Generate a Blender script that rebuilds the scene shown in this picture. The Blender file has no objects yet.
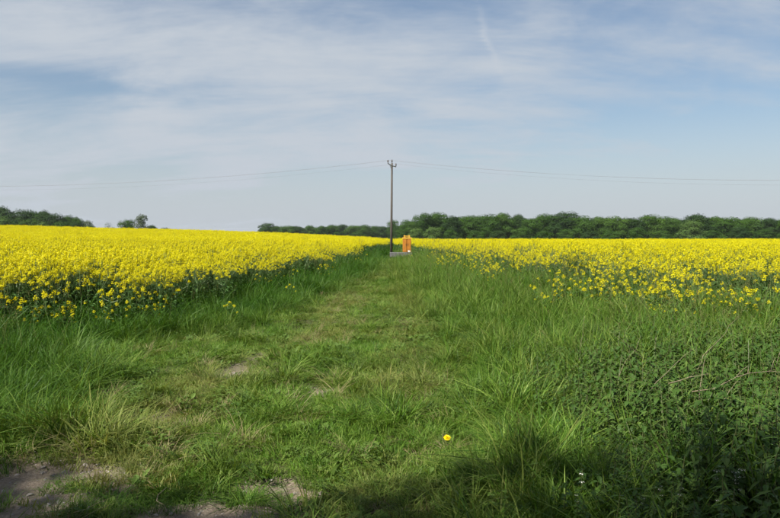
import bpy, math, random
import numpy as np
from mathutils import Vector, Matrix, Euler

# ---------------------------------------------------------------- camera, sky, sun, exposure
SC = bpy.context.scene
COL = SC.collection
F = 700.0 / 780.0                      # focal length in picture widths
EYE = 1.6
cam_d = bpy.data.cameras.new('camera')
cam_d.sensor_width = 36.0
cam_d.lens = 36.0 * F
cam_d.clip_start = 0.05
cam_d.clip_end = 9000
cam = bpy.data.objects.new('camera', cam_d)
COL.objects.link(cam)
cam.location = (0, 0, EYE)
cam.rotation_euler = (math.radians(90 - 1.80), 0, 0)
SC.camera = cam

SUN_EL = math.radians(46)
SUN_AZ = math.atan2(-0.68, -0.73)      # behind the camera, to the left (clockwise from +Y)
TO_SUN = Vector((math.sin(SUN_AZ) * math.cos(SUN_EL), math.cos(SUN_AZ) * math.cos(SUN_EL), math.sin(SUN_EL)))
sun_d = bpy.data.lights.new('sun', 'SUN')
sun_d.energy = 5.0
sun_d.angle = math.radians(0.55)
sun_d.color = (1.0, 0.945, 0.86)
sun = bpy.data.objects.new('sun', sun_d)
COL.objects.link(sun)
sun.location = TO_SUN * 60
sun.rotation_euler = (-TO_SUN).to_track_quat('-Z', 'Y').to_euler()

SC.view_settings.view_transform = 'Standard'
SC.view_settings.look = 'None'
SC.view_settings.exposure = 1.10
SC.view_settings.gamma = 1.0
SC.view_settings.use_curve_mapping = False
SC.cycles.use_denoising = True
SC.cycles.max_bounces = 4
SC.cycles.transparent_max_bounces = 8
SC.cycles.transmission_bounces = 2
SC.cycles.diffuse_bounces = 2
SC.cycles.glossy_bounces = 1
SC.cycles.use_adaptive_sampling = True
SC.cycles.adaptive_threshold = 0.02
SC.cycles.adaptive_min_samples = 16
SC.cycles.debug_use_spatial_splits = True


def nd(nt, kind, **kw):
    n = nt.nodes.new(kind)
    for k, v in kw.items():
        if k.startswith('i_'):
            n.inputs[k[2:].replace('_', ' ')].default_value = v
        else:
            setattr(n, k, v)
    return n


def math_node(nt, op, a, b=None, c=None, clamp=False):
    n = nt.nodes.new('ShaderNodeMath')
    n.operation = op
    n.use_clamp = clamp
    for i, v in enumerate((a, b, c)):
        if v is None:
            continue
        if isinstance(v, (int, float)):
            n.inputs[i].default_value = v
        else:
            nt.links.new(v, n.inputs[i])
    return n.outputs[0]


def mix_col(nt, fac, a, b, mode='MIX'):
    n = nt.nodes.new('ShaderNodeMix')
    n.data_type = 'RGBA'
    n.blend_type = mode
    for sock, v in ((n.inputs[0], fac), (n.inputs[6], a), (n.inputs[7], b)):
        if isinstance(v, (int, float)):
            sock.default_value = v
        elif isinstance(v, tuple):
            sock.default_value = (*v[:3], 1)
        else:
            nt.links.new(v, sock)
    return n.outputs[2]


def ramp(nt, fac, stops):
    n = nt.nodes.new('ShaderNodeValToRGB')
    el = n.color_ramp.elements
    while len(el) < len(stops):
        el.new(0.5)
    for e, (p, c) in zip(el, stops):
        e.position = p
        e.color = (*c[:3], 1) if isinstance(c, tuple) else (c, c, c, 1)
    nt.links.new(fac, n.inputs[0])
    return n.outputs[0]


def build_world():
    w = bpy.data.worlds.new('World')
    SC.world = w
    w.use_nodes = True
    nt = w.node_tree
    nt.nodes.clear()
    L = nt.links.new
    sky = nt.nodes.new('ShaderNodeTexSky')
    sky.sky_type = 'NISHITA'
    sky.sun_disc = False
    sky.sun_elevation = SUN_EL
    sky.sun_rotation = SUN_AZ
    sky.altitude = 100
    sky.air_density = 1.0
    sky.dust_density = 1.6
    sky.ozone_density = 1.2
    # thin high cloud, laid out on a plane above the place
    geo = nt.nodes.new('ShaderNodeTexCoord')
    sep = nt.nodes.new('ShaderNodeSeparateXYZ')
    L(geo.outputs['Generated'], sep.inputs[0])
    zz = math_node(nt, 'ADD', math_node(nt, 'MAXIMUM', sep.outputs[2], 0.0), 0.30)
    cx = math_node(nt, 'DIVIDE', sep.outputs[0], zz)
    cy = math_node(nt, 'DIVIDE', sep.outputs[1], zz)
    comb = nt.nodes.new('ShaderNodeCombineXYZ')
    L(cx, comb.inputs[0]); L(cy, comb.inputs[1])
    mp = nd(nt, 'ShaderNodeMapping')
    mp.inputs['Rotation'].default_value = (0, 0, math.radians(24))
    mp.inputs['Scale'].default_value = (0.85, 1.15, 1)
    mp.inputs['Location'].default_value = (3.1, 1.7, 0)
    L(comb.outputs[0], mp.inputs[0])
    big = nd(nt, 'ShaderNodeTexNoise', i_Scale=0.55, i_Detail=3.0, i_Roughness=0.5)
    L(mp.outputs[0], big.inputs['Vector'])
    fine = nd(nt, 'ShaderNodeTexNoise', i_Scale=2.6, i_Detail=8.0, i_Roughness=0.58, i_Distortion=0.5)
    L(mp.outputs[0], fine.inputs['Vector'])
    mp2 = nd(nt, 'ShaderNodeMapping')
    mp2.inputs['Rotation'].default_value = (0, 0, math.radians(-12))
    mp2.inputs['Scale'].default_value = (0.7, 2.3, 1)
    L(comb.outputs[0], mp2.inputs[0])
    streak = nd(nt, 'ShaderNodeTexNoise', i_Scale=2.2, i_Detail=10.0, i_Roughness=0.64, i_Distortion=0.35)
    L(mp2.outputs[0], streak.inputs['Vector'])
    a = math_node(nt, 'MULTIPLY', big.outputs[0], 0.95)
    b = math_node(nt, 'MULTIPLY_ADD', fine.outputs[0], 0.85, a)
    c = math_node(nt, 'MULTIPLY_ADD', streak.outputs[0], 0.92, b)

    def bank(c, x0, y0, rx, ry, k):      # a thicker or thinner place in the veil, its outline frayed by the noise
        wx = math_node(nt, 'MULTIPLY_ADD', fine.outputs[0], 0.5, math_node(nt, 'ADD', cx, -x0 - 0.25))
        wy = math_node(nt, 'MULTIPLY_ADD', big.outputs[0], 0.5, math_node(nt, 'ADD', cy, -y0 - 0.25))
        wy = math_node(nt, 'MULTIPLY_ADD', wx, -0.22, wy)
        u = math_node(nt, 'POWER', math_node(nt, 'ABSOLUTE', math_node(nt, 'DIVIDE', wx, rx)), 2.0)
        v = math_node(nt, 'POWER', math_node(nt, 'ABSOLUTE', math_node(nt, 'DIVIDE', wy, ry)), 2.0)
        e = math_node(nt, 'EXPONENT', math_node(nt, 'MULTIPLY', math_node(nt, 'ADD', u, v), -1.0))
        return math_node(nt, 'MULTIPLY_ADD', e, k, c)
    c = bank(c, -0.92, 1.84, 0.34, 0.14, -0.30)
    c = bank(c, -0.30, 1.75, 0.55, 0.55, 0.20)
    # an old condensation trail, blown crooked
    tx = math_node(nt, 'MULTIPLY_ADD', streak.outputs[0], 0.10, math_node(nt, 'ADD', cx, -0.23 - 0.05))
    ty = math_node(nt, 'ADD', cy, -1.67)
    tv = math_node(nt, 'ADD', math_node(nt, 'MULTIPLY', tx, 0.93), math_node(nt, 'MULTIPLY', ty, -0.363))
    tu = math_node(nt, 'ADD', math_node(nt, 'MULTIPLY', tx, 0.363), math_node(nt, 'MULTIPLY', ty, 0.93))
    te = math_node(nt, 'ADD', math_node(nt, 'POWER', math_node(nt, 'ABSOLUTE', math_node(nt, 'DIVIDE', tv, 0.008)), 2.0),
                   math_node(nt, 'POWER', math_node(nt, 'ABSOLUTE', math_node(nt, 'DIVIDE', tu, 0.15)), 2.0))
    c = math_node(nt, 'MULTIPLY_ADD', math_node(nt, 'EXPONENT', math_node(nt, 'MULTIPLY', te, -1.0)), 0.10, c)
    # the veil thins to the right
    c = math_node(nt, 'MULTIPLY_ADD', cx, -0.20, c)
    mr = nd(nt, 'ShaderNodeMapRange', i_From_Min=1.07, i_From_Max=1.70, i_To_Min=0.10, i_To_Max=1.0)
    mr.interpolation_type = 'SMOOTHSTEP'
    L(c, mr.inputs['Value'])
    hz = nd(nt, 'ShaderNodeMapRange', i_From_Min=0.0, i_From_Max=0.22, i_To_Min=0.88, i_To_Max=0.0)
    hz.interpolation_type = 'SMOOTHSTEP'
    L(sep.outputs[2], hz.inputs['Value'])
    cov = math_node(nt, 'MAXIMUM', mr.outputs[0], hz.outputs[0])
    skyc = nt.nodes.new('ShaderNodeMix')
    skyc.data_type = 'RGBA'
    L(cov, skyc.inputs[0])
    L(mix_col(nt, 1.0, sky.outputs[0], (0.88, 0.91, 0.91), 'MULTIPLY'), skyc.inputs[6])
    skyc.inputs[7].default_value = (4.30, 4.70, 5.20, 1)
    bg = nt.nodes.new('ShaderNodeBackground')
    bg.inputs['Strength'].default_value = 0.06
    L(skyc.outputs[2], bg.inputs['Color'])
    out = nt.nodes.new('ShaderNodeOutputWorld')
    L(bg.outputs[0], out.inputs['Surface'])
    w.cycles.sampling_method = 'MANUAL'
    w.cycles.sample_map_resolution = 512


build_world()

# ---------------------------------------------------------------- helpers
RNG = np.random.default_rng(20)
TAU = math.tau


def ss(a, b, v):
    t = np.clip((np.asarray(v, float) - a) / (b - a), 0, 1)
    return t * t * (3 - 2 * t)


def _hash(ix, iy, seed):
    v = np.sin(ix * 127.1 + iy * 311.7 + seed * 74.7) * 43758.5453
    return v - np.floor(v)


def vnoise(x, y, seed=0):
    x = np.asarray(x, float); y = np.asarray(y, float)
    ix = np.floor(x); iy = np.floor(y)
    fx = x - ix; fy = y - iy
    fx = fx * fx * (3 - 2 * fx); fy = fy * fy * (3 - 2 * fy)
    a = _hash(ix, iy, seed); b = _hash(ix + 1, iy, seed)
    c = _hash(ix, iy + 1, seed); d = _hash(ix + 1, iy + 1, seed)
    return (a * (1 - fx) + b * fx) * (1 - fy) + (c * (1 - fx) + d * fx) * fy


def fbm(x, y, seed=0, o=4):
    s = 0; amp = 0.5
    for k in range(o):
        s = s + amp * vnoise(x * 2 ** k, y * 2 ** k, seed + k * 3.3)
        amp *= 0.5
    return s / (1 - 0.5 ** o)


def at(px, d):
    return (px - 390) / 700 * d


# field boundaries: x of the crop edge as a function of distance
def x_left(y):
    return np.interp(y, [8.6, 9.4, 10.1, 11.6, 16.5, 28, 45, 57, 61, 64], [-16, -8.5, -5.7, -4.4, -3.4, -2.3, -1.6, -1.3, -1.0, 0.4])


def x_right(y):
    return np.interp(y, [10.0, 10.4, 11.0, 13.0, 16.5, 28, 45, 57, 61, 64], [18, 7.5, 4.6, 3.8, 3.1, 2.3, 1.9, 1.9, 1.7, 0.4])


def soil_mask(x, y):
    x = np.asarray(x, float); y = np.asarray(y, float)
    n = fbm(x * 1.9 + 7, y * 2.6, 5) - 0.5
    n2 = fbm(x * 6.1, y * 7.7 + 3, 9) - 0.5
    def ell(cx, cy, rx, ry, k=1.0):
        return k * np.clip(1.25 - np.sqrt(((x - cx) / rx) ** 2 + ((y - cy) / ry) ** 2), 0, 1)
    m = ell(-2.75, 4.30, 1.60, 0.98)
    m = np.maximum(m, ell(-1.00, 4.08, 0.80, 0.60))
    m = np.maximum(m, ss(4.2, 3.0, y + 2.6 * ss(-0.6, 0.3, x)))
    m = np.maximum(m, ell(-1.86, 8.25, 0.36, 0.75, 0.68))
    m = np.maximum(m, ell(-2.83, 7.05, 0.30, 0.60, 0.62))
    m = np.maximum(m, ell(-0.72, 7.25, 0.26, 0.65, 0.62))
    m = np.maximum(m, ell(-2.1, 6.0, 0.6, 0.9, 0.50))
    m = np.maximum(m, ell(-1.75, 9.4, 0.25, 0.7, 0.5))
    m = np.maximum(m, ell(0.75, 19, 0.3, 2.5, 0.45))
    return np.clip(ss(0.30, 0.62, m + n * 0.60 + n2 * 0.35), 0, 1)


def ground_z(x, y, micro=True):
    x = np.asarray(x, float); y = np.asarray(y, float)
    A = np.interp(x, [-160, -80, -50, -24, -11.6, -4, 0, 5, 60], [3.2, 2.4, 1.85, 1.2, 0.72, 0.26, 0.03, 0, 0])
    s = np.clip((y - 14) / 78, 0, 1)
    s = s * (1 - 0.25 * (1 - s))
    z = A * s
    fall = ss(102, 190, y)
    z = z * (1 - fall) - 2.5 * ss(108, 260, y)
    z = z + 0.9 * (vnoise(x / 170, y / 170, 2) - 0.5) * ss(150, 400, y)
    if micro:
        near = 1 - ss(30, 60, np.hypot(x, y))
        z = z + near * (0.10 * (fbm(x * 0.55, y * 0.55, 1) - 0.5) + 0.035 * (fbm(x * 2.3, y * 2.3, 4) - 0.5))
        sm = soil_mask(x, y)
        z = z - 0.035 * sm * near + near * sm * 0.075 * (fbm(x * 7, y * 7, 6, 4) - 0.5)
    return z


class MB:
    """collects verts and faces of ONE mesh"""
    def __init__(self):
        self.v = []; self.f = []; self.m = []; self.var = []; self.n = 0

    def add(self, verts, faces, mat=0, var=0.5):
        verts = np.asarray(verts, float).reshape(-1, 3)
        self.v.append(verts)
        n = self.n
        for f in faces:
            self.f.append(tuple(i + n for i in f))
            self.m.append(mat)
        if np.isscalar(var):
            var = np.full(len(verts), var)
        self.var.append(np.asarray(var, float))
        self.n += len(verts)
        return self

    def tube(self, pts, radii, sides=5, mat=0, var=0.5, cap=True):
        pts = [Vector(p) for p in pts]
        if np.isscalar(radii):
            radii = [radii] * len(pts)
        V = []; Fc = []
        for i, p in enumerate(pts):
            d = (pts[min(i + 1, len(pts) - 1)] - pts[max(i - 1, 0)]).normalized()
            ref = Vector((1, 0, 0)) if abs(d.x) < 0.8 else Vector((0, 1, 0))
            u = d.cross(ref).normalized(); w = d.cross(u)
            for k in range(sides):
                a = TAU * k / sides
                V.append(p + (u * math.cos(a) + w * math.sin(a)) * radii[i])
        for i in range(len(pts) - 1):
            for k in range(sides):
                k2 = (k + 1) % sides
                Fc.append((i * sides + k, i * sides + k2, (i + 1) * sides + k2, (i + 1) * sides + k))
        if cap:
            Fc.append(tuple(range(sides))[::-1])
            Fc.append(tuple((len(pts) - 1) * sides + k for k in range(sides)))
        return self.add([tuple(v) for v in V], Fc, mat, var)

    def box(self, lo, hi, bevel=0.0, mat=0):
        x0, y0, z0 = lo; x1, y1, z1 = hi
        b = bevel
        if b <= 0:
            V = [(x0, y0, z0), (x1, y0, z0), (x1, y1, z0), (x0, y1, z0), (x0, y0, z1), (x1, y0, z1), (x1, y1, z1), (x0, y1, z1)]
            return self.add(V, [(3, 2, 1, 0), (4, 5, 6, 7), (0, 1, 5, 4), (1, 2, 6, 5), (2, 3, 7, 6), (3, 0, 4, 7)], mat)
        # box with its edges chamfered: eight-sided rings stacked in z
        def ring(z, i):
            return [(x0 + b, y0 + i, z), (x1 - b, y0 + i, z), (x1 - i, y0 + b, z), (x1 - i, y1 - b, z),
                    (x1 - b, y1 - i, z), (x0 + b, y1 - i, z), (x0 + i, y1 - b, z), (x0 + i, y0 + b, z)]
        V = ring(z0, b * 0.9) + ring(z0 + b, 0) + ring(z1 - b, 0) + ring(z1, b * 0.9)
        Fc = [tuple(range(8))[::-1], tuple(range(24, 32))]
        for r in range(3):
            for k in range(8):
                k2 = (k + 1) % 8
                Fc.append((r * 8 + k, r * 8 + k2, r * 8 + 8 + k2, r * 8 + 8 + k))
        return self.add(V, Fc, mat)

    def lathe(self, prof, sides=10, origin=(0, 0, 0), mat=0, var=0.5):
        V = []; Fc = []
        for r, z in prof:
            for k in range(sides):
                a = TAU * k / sides
                V.append((origin[0] + r * math.cos(a), origin[1] + r * math.sin(a), origin[2] + z))
        for i in range(len(prof) - 1):
            for k in range(sides):
                k2 = (k + 1) % sides
                Fc.append((i * sides + k, i * sides + k2, (i + 1) * sides + k2, (i + 1) * sides + k))
        Fc.append(tuple(range(sides))[::-1]); Fc.append(tuple((len(prof) - 1) * sides + k for k in range(sides)))
        return self.add(V, Fc, mat, var)

    def blades(self, base, h, w, yaw, bend, rng, mat=0, var=None, curl=0.0, seg=3):
        """grass blades: base (N,3), height, width, direction of lean, how far it arches"""
        N = len(h)
        ts = np.linspace(0, 1, seg + 1)
        side = np.stack([-np.sin(yaw), np.cos(yaw), np.zeros(N)], 1)
        tw = rng.uniform(-0.7, 0.7, N)
        dirv = np.stack([np.cos(yaw + tw), np.sin(yaw + tw), np.zeros(N)], 1)
        if var is None:
            var = rng.random(N)
        rows = []
        for t in ts:
            c = base + dirv * (h * bend * t ** 1.8)[:, None]
            c[:, 2] += h * (t - 0.42 * np.minimum(bend, 1.5) * t ** 2.6)
            wd = w * (1 - t) ** 0.7 * (0.75 + 0.5 * min(t * 2.5, 1))
            rows.append((c - side * wd[:, None] * 0.5, c + side * wd[:, None] * 0.5))
        per = 2 * seg + 1
        V = np.zeros((N, per, 3))
        for i in range(seg):
            V[:, 2 * i] = rows[i][0]; V[:, 2 * i + 1] = rows[i][1]
        V[:, per - 1] = (rows[seg][0] + rows[seg][1]) / 2
        faces = []
        for b in range(N):
            o = b * per
            for i in range(seg - 1):
                faces.append((o + 2 * i, o + 2 * i + 1, o + 2 * i + 3, o + 2 * i + 2))
            faces.append((o + 2 * seg - 2, o + 2 * seg - 1, o + per - 1))
        return self.add(V.reshape(-1, 3), faces, mat, np.repeat(var, per))

    def leaf(self, p, d, n, length, width, mat=0, var=0.5, fold=0.25, droop=0.35, shape=(0.0, 0.75, 1.0, 0.7, 0.0)):
        """one ovate leaf: from p along d, facing n, folded along its midrib and drooping at the tip"""
        d = np.asarray(d, float); d = d / np.linalg.norm(d)
        n = np.asarray(n, float); n = n - d * n.dot(d); n = n / (np.linalg.norm(n) + 1e-9)
        s = np.cross(d, n)
        k = len(shape)
        V = []; 
        for i, q in enumerate(shape):
            t = i / (k - 1)
            c = np.asarray(p) + d * length * t * (1 - 0.12 * droop * t) - np.array([0, 0, 1]) * length * droop * t * t * 0.6
            wv = width * q * 0.5
            V += [c, c + s * wv + n * wv * fold * 2, c - s * wv + n * wv * fold * 2]
        Fc = []
        for i in range(k - 1):
            a = 3 * i; b = 3 * i + 3
            if i == 0:
                Fc += [(a, b + 1, b), (a, b, b + 2)]
            elif i == k - 2:
                Fc += [(a, a + 1, b), (a, b, a + 2)]
            else:
                Fc += [(a, a + 1, b + 1, b), (a, b, b + 2, a + 2)]
        return self.add(V, Fc, mat, var)

    def cards(self, c, nrm, size, rng, mat=0, var=None, aspect=1.0, bend=0.3):
        """many small leaf-sized faces (bent quads) at centres c, facing roughly nrm"""
        N = len(c)
        size = np.broadcast_to(size, (N,))
        r = rng.normal(size=(N, 3))
        u = np.cross(nrm, r); u /= np.linalg.norm(u, axis=1)[:, None] + 1e-9
        w = np.cross(nrm, u); w /= np.linalg.norm(w, axis=1)[:, None] + 1e-9
        hs = (size * 0.5)[:, None]
        V = np.zeros((N, 4, 3))
        V[:, 0] = c - u * hs * aspect
        V[:, 1] = c + w * hs * 0.62 + nrm * hs * bend
        V[:, 2] = c + u * hs * aspect
        V[:, 3] = c - w * hs * 0.62 + nrm * hs * bend
        if var is None:
            var = rng.random(N)
        faces = [(4 * i, 4 * i + 1, 4 * i + 2, 4 * i + 3) for i in range(N)]
        return self.add(V.reshape(-1, 3), faces, mat, np.repeat(var, 4))

    def mesh(self, name, mats, smooth=False):
        me = bpy.data.meshes.new(name)
        me.from_pydata(np.concatenate(self.v).tolist(), [], self.f)
        for m in mats:
            me.materials.append(m)
        me.polygons.foreach_set('material_index', np.array(self.m, np.int32))
        a = me.attributes.new('var', 'FLOAT', 'POINT')
        a.data.foreach_set('value', np.concatenate(self.var).astype(np.float32))
        if smooth:
            me.polygons.foreach_set('use_smooth', np.ones(len(self.f), bool))
        me.update()
        return me


def obj(name, me, parent=None, loc=(0, 0, 0), rot=(0, 0, 0), scale=(1, 1, 1)):
    o = bpy.data.objects.new(name, me)
    COL.objects.link(o)
    o.parent = parent
    o.location = loc; o.rotation_euler = rot; o.scale = scale
    return o


def tag(o, label, cat, group=None, kind=None):
    o['label'] = label; o['category'] = cat
    if group: o['group'] = group
    if kind: o['kind'] = kind
    return o


def thing(name, label, cat, loc, rotz=0.0, group=None, scale=(1, 1, 1)):
    return tag(obj(name, None, None, loc, (0, 0, rotz), scale), label, cat, group)


def proto_collection(name, meshes):
    c = bpy.data.collections.new(name)
    for i, me in enumerate(meshes):
        o = bpy.data.objects.new('%s_%02d' % (name, i), me)
        c.objects.link(o)
    return c


def scatter(name, pts, rot, scl, idx, coll, attrs=None):
    """one object of uncountable stuff: points that carry small meshes"""
    N = len(pts)
    me = bpy.data.meshes.new(name)
    me.vertices.add(N)
    me.vertices.foreach_set('co', np.asarray(pts, np.float32).ravel())
    a = me.attributes.new('rot', 'FLOAT_VECTOR', 'POINT'); a.data.foreach_set('vector', np.asarray(rot, np.float32).ravel())
    scl = np.asarray(scl, np.float32)
    if scl.ndim == 1:
        scl = np.repeat(scl[:, None], 3, 1)
    a = me.attributes.new('scl', 'FLOAT_VECTOR', 'POINT'); a.data.foreach_set('vector', scl.ravel())
    a = me.attributes.new('idx', 'INT', 'POINT'); a.data.foreach_set('value', np.asarray(idx, np.int32))
    for k, v in (attrs or {}).items():
        a = me.attributes.new(k, 'FLOAT', 'POINT'); a.data.foreach_set('value', np.asarray(v, np.float32))
    me.update()
    o = obj(name, me)
    g = bpy.data.node_groups.new(name + '_scatter', 'GeometryNodeTree')
    g.interface.new_socket('Geometry', in_out='INPUT', socket_type='NodeSocketGeometry')
    g.interface.new_socket('Geometry', in_out='OUTPUT', socket_type='NodeSocketGeometry')
    gi = g.nodes.new('NodeGroupInput'); go = g.nodes.new('NodeGroupOutput')
    ci = g.nodes.new('GeometryNodeCollectionInfo')
    ci.inputs['Collection'].default_value = coll
    ci.inputs['Separate Children'].default_value = True
    ci.inputs['Reset Children'].default_value = True
    ip = g.nodes.new('GeometryNodeInstanceOnPoints')
    ip.inputs['Pick Instance'].default_value = True
    def na(nm, t):
        n = g.nodes.new('GeometryNodeInputNamedAttribute'); n.data_type = t
        n.inputs['Name'].default_value = nm
        return n.outputs['Attribute']
    e2r = g.nodes.new('FunctionNodeEulerToRotation')
    g.links.new(na('rot', 'FLOAT_VECTOR'), e2r.inputs[0])
    g.links.new(gi.outputs[0], ip.inputs['Points'])
    g.links.new(ci.outputs[0], ip.inputs['Instance'])
    g.links.new(na('idx', 'INT'), ip.inputs['Instance Index'])
    g.links.new(e2r.outputs[0], ip.inputs['Rotation'])
    g.links.new(na('scl', 'FLOAT_VECTOR'), ip.inputs['Scale'])
    g.links.new(ip.outputs[0], go.inputs[0])
    m = o.modifiers.new('scatter', 'NODES')
    m.node_group = g
    return o


# ---------------------------------------------------------------- materials
def leaf_mat(name, stops, rough=0.5, trans=0.32, spec=0.35, dry=None, patch=None):
    """thin leaf: colour runs with the leaf's own number and the plant's; some light passes through"""
    m = bpy.data.materials.new(name); m.use_nodes = True
    nt = m.node_tree; nt.nodes.clear(); L = nt.links.new
    va = nd(nt, 'ShaderNodeAttribute', attribute_name='var')
    oi = nt.nodes.new('ShaderNodeObjectInfo')
    f = math_node(nt, 'MULTIPLY_ADD', va.outputs['Fac'], 0.62, math_node(nt, 'MULTIPLY', oi.outputs['Random'], 0.38))
    col = ramp(nt, f, stops)
    if dry is not None:
        da = nd(nt, 'ShaderNodeAttribute', attribute_name='dry', attribute_type='INSTANCER')
        df = math_node(nt, 'MULTIPLY', da.outputs['Fac'], math_node(nt, 'MULTIPLY_ADD', va.outputs['Fac'], 0.9, 0.35), clamp=True)
        col = mix_col(nt, df, col, dry)
    if patch is not None:
        pa = nd(nt, 'ShaderNodeAttribute', attribute_name='lush_shade', attribute_type='INSTANCER')
        col = mix_col(nt, pa.outputs['Fac'], col, mix_col(nt, f, patch[0], patch[1]))
    p = nd(nt, 'ShaderNodeBsdfPrincipled', i_Roughness=rough)
    p.inputs['Specular IOR Level'].default_value = spec
    L(col, p.inputs['Base Color'])
    t = nt.nodes.new('ShaderNodeBsdfTranslucent')
    tc = mix_col(nt, 1.0, col, (1.25, 1.15, 0.55), 'MULTIPLY')
    L(tc, t.inputs['Color'])
    mx = nt.nodes.new('ShaderNodeMixShader'); mx.inputs[0].default_value = trans
    L(p.outputs[0], mx.inputs[1]); L(t.outputs[0], mx.inputs[2])
    o = nt.nodes.new('ShaderNodeOutputMaterial'); L(mx.outputs[0], o.inputs['Surface'])
    return m


def surf_mat(name, c1, c2, scale=8.0, rough=0.8, bump=0.3, spec=0.3, detail=6.0, metal=0.0, stretch=(1, 1, 1)):
    m = bpy.data.materials.new(name); m.use_nodes = True
    nt = m.node_tree; L = nt.links.new
    p = nt.nodes['Principled BSDF']
    tc = nt.nodes.new('ShaderNodeTexCoord')
    mp = nt.nodes.new('ShaderNodeMapping'); mp.inputs['Scale'].default_value = stretch
    L(tc.outputs['Object'], mp.inputs[0])
    n = nd(nt, 'ShaderNodeTexNoise', i_Scale=scale, i_Detail=detail, i_Roughness=0.6)
    L(mp.outputs[0], n.inputs['Vector'])
    L(ramp(nt, n.outputs[0], [(0.3, c1), (0.7, c2)]), p.inputs['Base Color'])
    p.inputs['Roughness'].default_value = rough
    p.inputs['Specular IOR Level'].default_value = spec
    p.inputs['Metallic'].default_value = metal
    b = nd(nt, 'ShaderNodeBump', i_Strength=bump, i_Distance=0.02)
    L(n.outputs[0], b.inputs['Height']); L(b.outputs[0], p.inputs['Normal'])
    return m


def ground_mat():
    m = bpy.data.materials.new('earth_and_turf'); m.use_nodes = True
    nt = m.node_tree; L = nt.links.new
    p = nt.nodes['Principled BSDF']
    tc = nt.nodes.new('ShaderNodeTexCoord')
    n1 = nd(nt, 'ShaderNodeTexNoise', i_Scale=3.0, i_Detail=9.0, i_Roughness=0.65)
    n2 = nd(nt, 'ShaderNodeTexNoise', i_Scale=46.0, i_Detail=5.0, i_Roughness=0.7)
    vo = nd(nt, 'ShaderNodeTexVoronoi', i_Scale=60.0)
    for n in (n1, n2, vo):
        L(tc.outputs['Object'], n.inputs['Vector'])
    soil = ramp(nt, n1.outputs[0], [(0.3, (0.092, 0.073, 0.052)), (0.55, (0.150, 0.122, 0.090)), (0.75, (0.200, 0.168, 0.130))])
    soil = mix_col(nt, 0.55, soil, ramp(nt, n2.outputs[0], [(0.35, (0.095, 0.073, 0.054)), (0.7, (0.280, 0.235, 0.188))]))
    turf = ramp(nt, n2.outputs[0], [(0.3, (0.030, 0.038, 0.012)), (0.7, (0.075, 0.080, 0.028))])
    at_ = nd(nt, 'ShaderNodeAttribute', attribute_name='soil')
    L(mix_col(nt, at_.outputs['Fac'], turf, soil), p.inputs['Base Color'])
    p.inputs['Roughness'].default_value = 0.95
    p.inputs['Specular IOR Level'].default_value = 0.15
    h = math_node(nt, 'MULTIPLY_ADD', n2.outputs[0], 0.7, math_node(nt, 'MULTIPLY', vo.outputs['Distance'], 0.5))
    b = nd(nt, 'ShaderNodeBump', i_Strength=0.7, i_Distance=0.012)
    L(h, b.inputs['Height']); L(b.outputs[0], p.inputs['Normal'])
    return m


M = {}
M['ground'] = ground_mat()
M['grass'] = leaf_mat('meadow_grass', [(0.0, (0.018, 0.056, 0.005)), (0.42, (0.058, 0.130, 0.011)), (0.72, (0.116, 0.202, 0.026)), (1.0, (0.215, 0.285, 0.068))],
                      rough=0.5, trans=0.32, spec=0.15, dry=(0.240, 0.220, 0.075), patch=((0.014, 0.050, 0.004), (0.042, 0.112, 0.008)))  # patch: lush green, darkened further to paint in the left verge's shade
M['straw'] = leaf_mat('dead_grass', [(0.0, (0.13, 0.10, 0.045)), (1.0, (0.25, 0.205, 0.105))], rough=0.6, trans=0.2)
M['weed'] = leaf_mat('broad_weed_leaf', [(0.0, (0.042, 0.085, 0.014)), (1.0, (0.100, 0.160, 0.030))], rough=0.6, trans=0.3, spec=0.15)
M['seed_head'] = leaf_mat('grass_seed_head', [(0.0, (0.085, 0.105, 0.032)), (1.0, (0.17, 0.165, 0.065))], rough=0.7, trans=0.2, spec=0.1)
M['nettle'] = leaf_mat('nettle_leaf', [(0.0, (0.028, 0.066, 0.012)), (0.6, (0.056, 0.112, 0.020)), (1.0, (0.110, 0.168, 0.036))], rough=0.5, trans=0.33, spec=0.2)
M['nettle_stem'] = leaf_mat('nettle_stem', [(0.0, (0.060, 0.080, 0.025)), (1.0, (0.10, 0.11, 0.045))], trans=0.05)
M['white_petal'] = leaf_mat('white_petal', [(0.0, (0.62, 0.62, 0.55)), (1.0, (0.78, 0.78, 0.72))], trans=0.25)
M['rape_leaf'] = leaf_mat('rapeseed_leaf', [(0.0, (0.030, 0.074, 0.018)), (0.6, (0.056, 0.118, 0.030)), (1.0, (0.095, 0.162, 0.045))], rough=0.5, trans=0.25, spec=0.2)
M['rape_stem'] = leaf_mat('rapeseed_stem', [(0.0, (0.045, 0.085, 0.022)), (1.0, (0.085, 0.130, 0.036))], trans=0.05)
M['rape_flower'] = leaf_mat('rapeseed_flower', [(0.0, (0.46, 0.40, 0.002)), (0.6, (0.58, 0.545, 0.004)), (1.0, (0.64, 0.62, 0.016))], rough=0.55, trans=0.35, spec=0.2)
M['dandelion'] = leaf_mat('dandelion_petal', [(0.0, (0.74, 0.50, 0.003)), (1.0, (0.80, 0.64, 0.006))], trans=0.2, spec=0.2)
M['bark'] = surf_mat('tree_bark', (0.045, 0.036, 0.026), (0.11, 0.09, 0.068), scale=6, bump=0.8, rough=0.95, stretch=(1, 1, 0.3))
M['crown_oak'] = leaf_mat('oak_leaf', [(0.0, (0.019, 0.048, 0.007)), (0.5, (0.035, 0.078, 0.012)), (1.0, (0.060, 0.112, 0.019))], rough=0.6, trans=0.18, spec=0.08)
M['crown_light'] = leaf_mat('young_leaf', [(0.0, (0.040, 0.082, 0.018)), (1.0, (0.082, 0.135, 0.034))], rough=0.6, trans=0.18, spec=0.08)
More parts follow.
